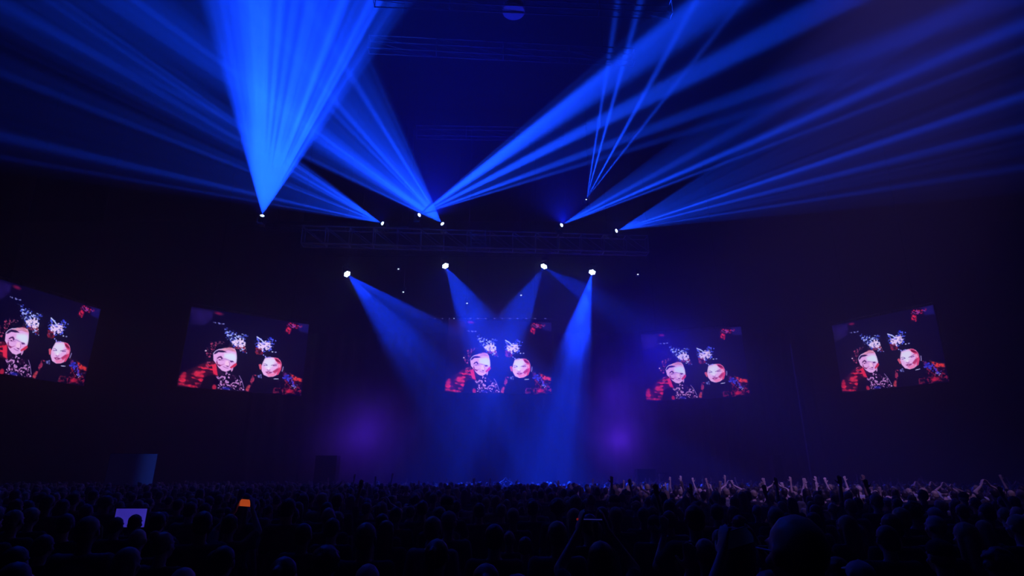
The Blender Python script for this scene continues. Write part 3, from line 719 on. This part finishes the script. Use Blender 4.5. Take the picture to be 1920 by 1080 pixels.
for k, (a_, b_) in POSE_SETS.items():
    BODY[k] = body_mesh(a_, b_, 'body_' + k); BODY[k].materials.append(M_skin)
    for mn, mm in (('black', M_dark), ('grey', M_grey), ('pale', M_white)):
        if mn == 'black': base_ = shirt_mesh(a_, b_, 'shirt_' + k)
        s_ = base_.copy(); s_.materials.clear(); s_.materials.append(mm); SHIRT[k, mn] = s_
for st_ in ('short', 'long', 'bun', 'ponytail', 'cap', 'curly'):
    base_ = hair_mesh(st_)
    for mn, mm in (('dark', M_brown if st_ != 'cap' else M_dark), ('fair', M_blond if st_ != 'cap' else M_white)):
        s_ = base_.copy(); s_.materials.clear(); s_.materials.append(mm); HAIR[st_, mn] = s_
TROUS = trousers_mesh(); TROUS.materials.append(M_trous)
POSE_TXT = {'still': 'standing with arms down', 'right': 'raising the right arm', 'left': 'raising the left arm', 'both': 'raising both arms',
            'wide': 'spreading both arms up', 'clap': 'clapping', 'hold': 'holding hands up before the chest', 'holdup': 'holding hands up overhead'}
ARM_TXT = {'still': 'arms down', 'right': 'right arm up', 'left': 'left arm up', 'both': 'both arms up', 'wide': 'arms spread up', 'clap': 'clapping overhead', 'hold': 'hands at chest', 'holdup': 'hands held high', 'half': 'one arm bent up'}
HAIR_TXT = {'short': 'short {} hair', 'long': 'long {} hair', 'bun': 'a {} bun', 'ponytail': 'a {} ponytail', 'cap': 'a {} cap', 'curly': 'curly {} hair', 'bald': 'a bald head'}
def person(x, y, h, pose, hair, tone, shirt, rz=0.0, label=None, zone='', tilt=0.0, group=None):
    s = h / 1.75
    root = empty('person', Matrix.Translation((x, y, 0)) @ Matrix.Rotation(rz, 4, 'Z') @ Matrix.Diagonal((s, s, s, 1)))
    def add(name, me):
        o = bpy.data.objects.new(name, me); COL.objects.link(o); o.parent = root; return o
    add('body', BODY[pose]); add('shirt', SHIRT[pose, shirt]); add('trousers', TROUS)
    if hair != 'bald': add('cap' if hair == 'cap' else 'hair', HAIR[hair, tone])
    ht = HAIR_TXT[hair].format({'dark': 'black', 'fair': 'white'}[tone] if hair == 'cap' else tone)
    lab = label or 'person with %s, %s top, %s, %s' % (ht, shirt, ARM_TXT[pose], zone)
    tag(root, lab, 'person', group or ('crowd ' + zone if zone else None))
    return root
rnd = random.Random(11)
# people picked out in the photograph: hand or head seen at a pixel, standing at a depth
placed = []
def at_head(px, py_top, Y, *a, **k):
    """a person whose head top is seen at this point, standing at depth Y"""
    p = at(px, py_top, Y); placed.append((p.x, Y)); return person(p.x, Y, max(1.5, min(1.98, p.z)), *a, **k)
def holder(px, py, Y, hair, label):
    p = at(px, py, Y); s_ = p.z / 1.86; placed.append((p.x, Y - .34 * s_)); return person(p.x, Y - .34 * s_, 1.75 * s_, 'holdup', hair, 'dark', 'black', label=label)
hero = at_head(1483, 957, 2.1, 'still', 'bald', 'dark', 'black', rz=.25, label='nearest large bald head seen from behind, violet rim light on its crown')
# glasses arms catch a small light
gl = bmesh.new()
for s in (-1, 1):
    tube(gl, (s * .083, -.01, 1.645), (s * .07, .095, 1.645), .003, 6); tube(gl, (s * .01, .112, 1.645), (s * .062, .10, 1.648), .003, 6)
tube(gl, (-.012, .112, 1.645), (.012, .112, 1.645), .003, 6)
link_mesh('glasses', gl, M_alu, hero)
at_head(962, 953, 7.9, 'still', 'short', 'fair', 'black', label='fair-haired head lit violet near the middle of the dark crowd')
at_head(940, 945, 9.2, 'still', 'short', 'fair', 'black', label='smaller round head just behind the fair-haired one in mid crowd')
at_head(688, 981, 4.9, 'still', 'short', 'fair', 'black', label='faint fair head top low in the dark left half of the crowd')
at_head(1588, 922, 12.5, 'still', 'cap', 'fair', 'black', label='person in a white cap catching violet light in the right crowd')
at_head(1592, 936, 9.2, 'still', 'short', 'fair', 'grey', label='fair head directly in front of the white cap')
at_head(1685, 952, 6.5, 'still', 'short', 'fair', 'black', label='dim fair head far right in front of the dark crowd')
at_head(1418, 946, 9.6, 'right', 'bald', 'dark', 'black', label='small bald head beside the nearest large head, arm raised')
at_head(257, 965, 8.0, 'still', 'short', 'dark', 'black', label='black head silhouette in front of the blue lit monitor, right one')
at_head(222, 970, 7.6, 'still', 'short', 'dark', 'black', label='black head silhouette in front of the blue lit monitor, left one')
at_head(1205, 952, 8.2, 'right', 'short', 'dark', 'black', label='person raising a forearm near the middle right of the crowd')
at_head(1300, 948, 5.4, 'half', 'short', 'dark', 'black', rz=-.1, label='dark figure with a bent arm rimmed violet, left of the near woman')
at_head(1372, 992, 3.6, 'half', 'long', 'dark', 'black', rz=-.2, label='near long-haired figure with one arm raised beside her head')
at_head(1372, 913, 18, 'clap', 'short', 'dark', 'black', label='person whose raised hands nearly meet above the skyline of heads')
at_head(1470, 915, 16, 'wide', 'short', 'dark', 'black', rz=-.5, label='person stretching lit bare arms sideways right of the joined hands')
at_head(1540, 917, 17, 'right', 'short', 'dark', 'black', label='person thrusting one brightly lit forearm up, right of the stretched arms')
at_head(1500, 918, 18, 'both', 'long', 'dark', 'black', label='long-haired person with two thin raised arms between lit forearms')
at_head(1645, 922, 14, 'left', 'short', 'dark', 'black', label='person with a raised left arm near the white cap')
at_head(1316, 913, 22, 'right', 'short', 'dark', 'pale', label='person in a pale top with raised hand left of the joined hands')
at_head(1268, 912, 24, 'both', 'curly', 'dark', 'grey', label='curly-haired person with both hands up above the stage line right of centre')
at_head(1290, 913, 21, 'both', 'short', 'dark', 'grey', label='short-haired person with both hands up next to the curly one')
at_head(640, 912, 20, 'clap', 'short', 'dark', 'black', label='silhouette with raised hands beside the tall speaker cabinet')
at_head(672, 908, 24, 'left', 'short', 'dark', 'black', label='silhouette with one raised arm against the violet smoke')
at_head(690, 908, 25, 'right', 'short', 'dark', 'black', label='silhouette further right with one raised arm against the violet smoke')
holder(462, 943, 7.0, 'short', 'dark person holding up the orange glowing phone')
holder(1110, 974, 4.2, 'short', 'dark person holding a flat phone with a faint blue edge')
holder(1383, 1009, 3.1, 'long', 'near dark figure holding a small bright blue screen')

# phones and monitor
def phone(px, py, Y, wd, ht, m, rot, label, cat='phone', name='phone'):
    root = empty(name, Matrix.Translation(at(px, py, Y)) @ Euler(rot).to_matrix().to_4x4())
    bm = bmesh.new(); box(bm, (0, .005, 0), (wd + .008, .009, ht + .008), bev=.003); link_mesh('case', bm, M_case, root)
    bm = bmesh.new(); box(bm, (0, -.0005, 0), (wd, .003, ht)); link_mesh('screen', bm, m, root)
    tag(root, label, cat); return root
M_orange = display_mat('orange_screen', (.75, .10, .02), (.9, .25, .08), .6)
phone(462, 943, 7.0, .15, .075, M_orange, (0, R(4), 0), 'phone held up with an orange glowing screen in the left crowd')
phone(1383, 1009, 3.1, .15, .075, display_mat('blue_screen', (.0003, .0005, .004), (.02, .10, 1.0), .8), (0, R(-15), 0), 'dim phone with a small bright blue patch low in front of the nearest heads')
ph = phone(1110, 974, 4.2, .19, .006, emit('dim_blue_edge', (.05, .05, .5), .25), (0, R(1), 0), 'phone seen almost edge on, a faint blue line with a tiny red lamp')
bm = bmesh.new(); ball(bm, (-.10, -.004, 0), .009, n=1); link_mesh('glow_dot', bm, emit('dim_red_lamp', (.35, .02, .02), .35), ph)
mo = empty('monitor', at(244, 971, 9.6))
bm = bmesh.new(); box(bm, (0, 0, 0), (.48, .01, .27)); link_mesh('screen', bm, display_mat('blue_monitor', (.03, .02, .30), (.05, .042, .55), 1.3), mo)
bm = bmesh.new(); box(bm, (0, .03, 0), (.52, .04, .31), bev=.01); link_mesh('casing', bm, M_case, mo)
bm = bmesh.new(); tube(bm, (0, .04, -.15), (0, .04, -mo.location.z), .025, 8); link_mesh('stand', bm, M_case, mo)
tag(mo, 'monitor with a violet blue picture partly hidden by two heads, far left', 'monitor')
placed.append((mo.location.x, 9.6))

# rows of the audience
def ztone(px, y):
    b = 'near rows, ' if y < 5.5 else 'middle rows, ' if y < 9.5 else 'farther rows, '
    return b + ztone_(px)
def ztone_(px):
    if px < 560: return 'dark left side'
    if px < 1120: return 'dark centre'
    return 'violet-lit right side' if px < 1650 else 'dark far right'
cands = []
yy = 2.9
while yy < 38.6:
    stepx = .66 + .004 * yy; xx = -1.0 * yy - 1.5 + rnd.random() * stepx
    while xx < 1.0 * yy + 1.5:
        x = xx + rnd.uniform(-.14, .14); y = yy + rnd.uniform(-.16, .16)
        if all((x - a) ** 2 + (y - b) ** 2 > .34 for a, b in placed) and all((x - a) ** 2 + (y - b) ** 2 > .26 for a, b in cands[-170:]):
            cands.append((x, y))
        xx += stepx
    yy += .72
def proj(x, y, z):
    d = Vector((x, y, z)) - CAM; k = d.dot(FW); return 960 + F * d.x / k, 540 - F * d.dot(UP) / k
cands = [c for c in cands if math.hypot(c[0] - sp_.location.x, c[1] - sp_.location.y) > .6]
far = []; count = 0
cands = [c for c in cands if -30 < proj(c[0], c[1], 1.7)[0] < 1950]
cands.sort(key=lambda c: math.hypot(c[0], c[1]))
named = len(placed) - 1
keep_clear = [(244, 971, 9.6, 34), (462, 943, 7.0, 20), (1383, 1009, 3.1, 16), (962, 965, 7.9, 22), (1483, 985, 2.75, 60), (940, 955, 9.2, 16), (1113, 974, 4.2, 30)]
for x, y in cands:
    h = rnd.gauss(1.70, .075); h = max(1.54, min(1.84, h))
    px, py = proj(x, y, h)
    bad = False
    for kx, ky, kY, kr in keep_clear:
        if y < kY and abs(px - kx) < kr + 110 / y and py < ky + 14: h = min(h, 1.50); 
        if y < kY and abs(px - kx) < kr and proj(x, y, 1.5)[1] < ky + 8: bad = True
    if y < 4.2 and h > 1.66: h = 1.66 - rnd.random() * .08
    if bad: continue
    r_ = rnd.random(); lit = 1150 < px < 1650
    pose = 'still'
    if y > 7:
        if lit and r_ < .11: pose = rnd.choice(['right', 'left', 'both', 'clap', 'wide', 'hold'])
        elif r_ < .07 and px > 600: pose = rnd.choice(['hold', 'right', 'left', 'clap'])
    hair = rnd.choices(['short', 'long', 'bun', 'ponytail', 'cap', 'curly', 'bald'], [40, 24, 6, 8, 7, 6, 6])[0]
    tone = 'fair' if rnd.random() < .25 else 'dark'; shirt = rnd.choices(['black', 'grey', 'pale'], [70, 22, 8])[0]
    if count < 300 - named:
        person(x, y, h, pose, hair, tone, shirt, rnd.gauss(0, .18), zone=ztone(px, y)); count += 1
    else:
        far.append((x, y, h, pose, hair, tone, shirt, rnd.gauss(0, .2)))
# the rest of the crowd, farther than one can count
def light_copy(me, ratio, zmin=.95):
    o = bpy.data.objects.new('t', me); COL.objects.link(o); d = o.modifiers.new('d', 'DECIMATE'); d.ratio = ratio
    bpy.context.view_layer.update(); out = bpy.data.meshes.new_from_object(o.evaluated_get(bpy.context.evaluated_depsgraph_get())); bpy.data.objects.remove(o)
    n = len(out.vertices); v = np.empty(n * 3, np.float32); out.vertices.foreach_get('co', v); v = v.reshape(-1, 3)
    out.calc_loop_triangles(); t = np.empty(len(out.loop_triangles) * 3, np.int32); out.loop_triangles.foreach_get('vertices', t); t = t.reshape(-1, 3)
    bpy.data.meshes.remove(out); return v, t
LB = {k: light_copy(m, .22) for k, m in BODY.items()}; LS = {k[0]: light_copy(m, .4) for k, m in SHIRT.items() if k[1] == 'black'}
LH = {k[0]: light_copy(m, .35) for k, m in HAIR.items() if k[1] == 'dark'}; LT_ = light_copy(TROUS, .25)
VV = []; TT = []; MI = []; off = 0
SKM = [mat('skin_far', (.62, .45, .36), .5, noise=.3), M_dark, M_grey, M_white, M_brown, M_blond, M_trous]
for x, y, h, pose, hair, tone, shirt, rz in far:
    s = h / 1.75; c, sn = math.cos(rz) * s, math.sin(rz) * s
    parts = [(LB[pose], 0), (LS[pose], {'black': 1, 'grey': 2, 'pale': 3}[shirt]), (LT_, 6)]
    if hair != 'bald': parts.append((LH[hair], (1 if tone == 'dark' else 3) if hair == 'cap' else (4 if tone == 'dark' else 5)))
    for (v, t), mi in parts:
        q_ = np.empty_like(v); q_[:, 0] = v[:, 0] * c - v[:, 1] * sn + x; q_[:, 1] = v[:, 0] * sn + v[:, 1] * c + y; q_[:, 2] = v[:, 2] * s
        VV.append(q_); TT.append(t + off); MI.append(np.full(len(t), mi, np.int32)); off += len(v)
if VV:
    VV = np.concatenate(VV); TT = np.concatenate(TT); MI = np.concatenate(MI)
    me = bpy.data.meshes.new('crowd'); me.vertices.add(len(VV)); me.vertices.foreach_set('co', VV.ravel())
    me.loops.add(len(TT) * 3); me.loops.foreach_set('vertex_index', TT.ravel().astype(np.int32))
    me.polygons.add(len(TT)); me.polygons.foreach_set('loop_start', np.arange(0, len(TT) * 3, 3, dtype=np.int32))
    for m_ in SKM: me.materials.append(m_)
    me.polygons.foreach_set('material_index', MI); me.polygons.foreach_set('use_smooth', np.ones(len(TT), bool)); me.update(calc_edges=True)
    o = bpy.data.objects.new('crowd', me); COL.objects.link(o)
    tag(o, 'distant dense crowd of concertgoers packed up to the stage front', 'crowd', kind='stuff')
print('people', count + named, 'far', len(far), 'far tris', len(TT) if len(far) else 0)
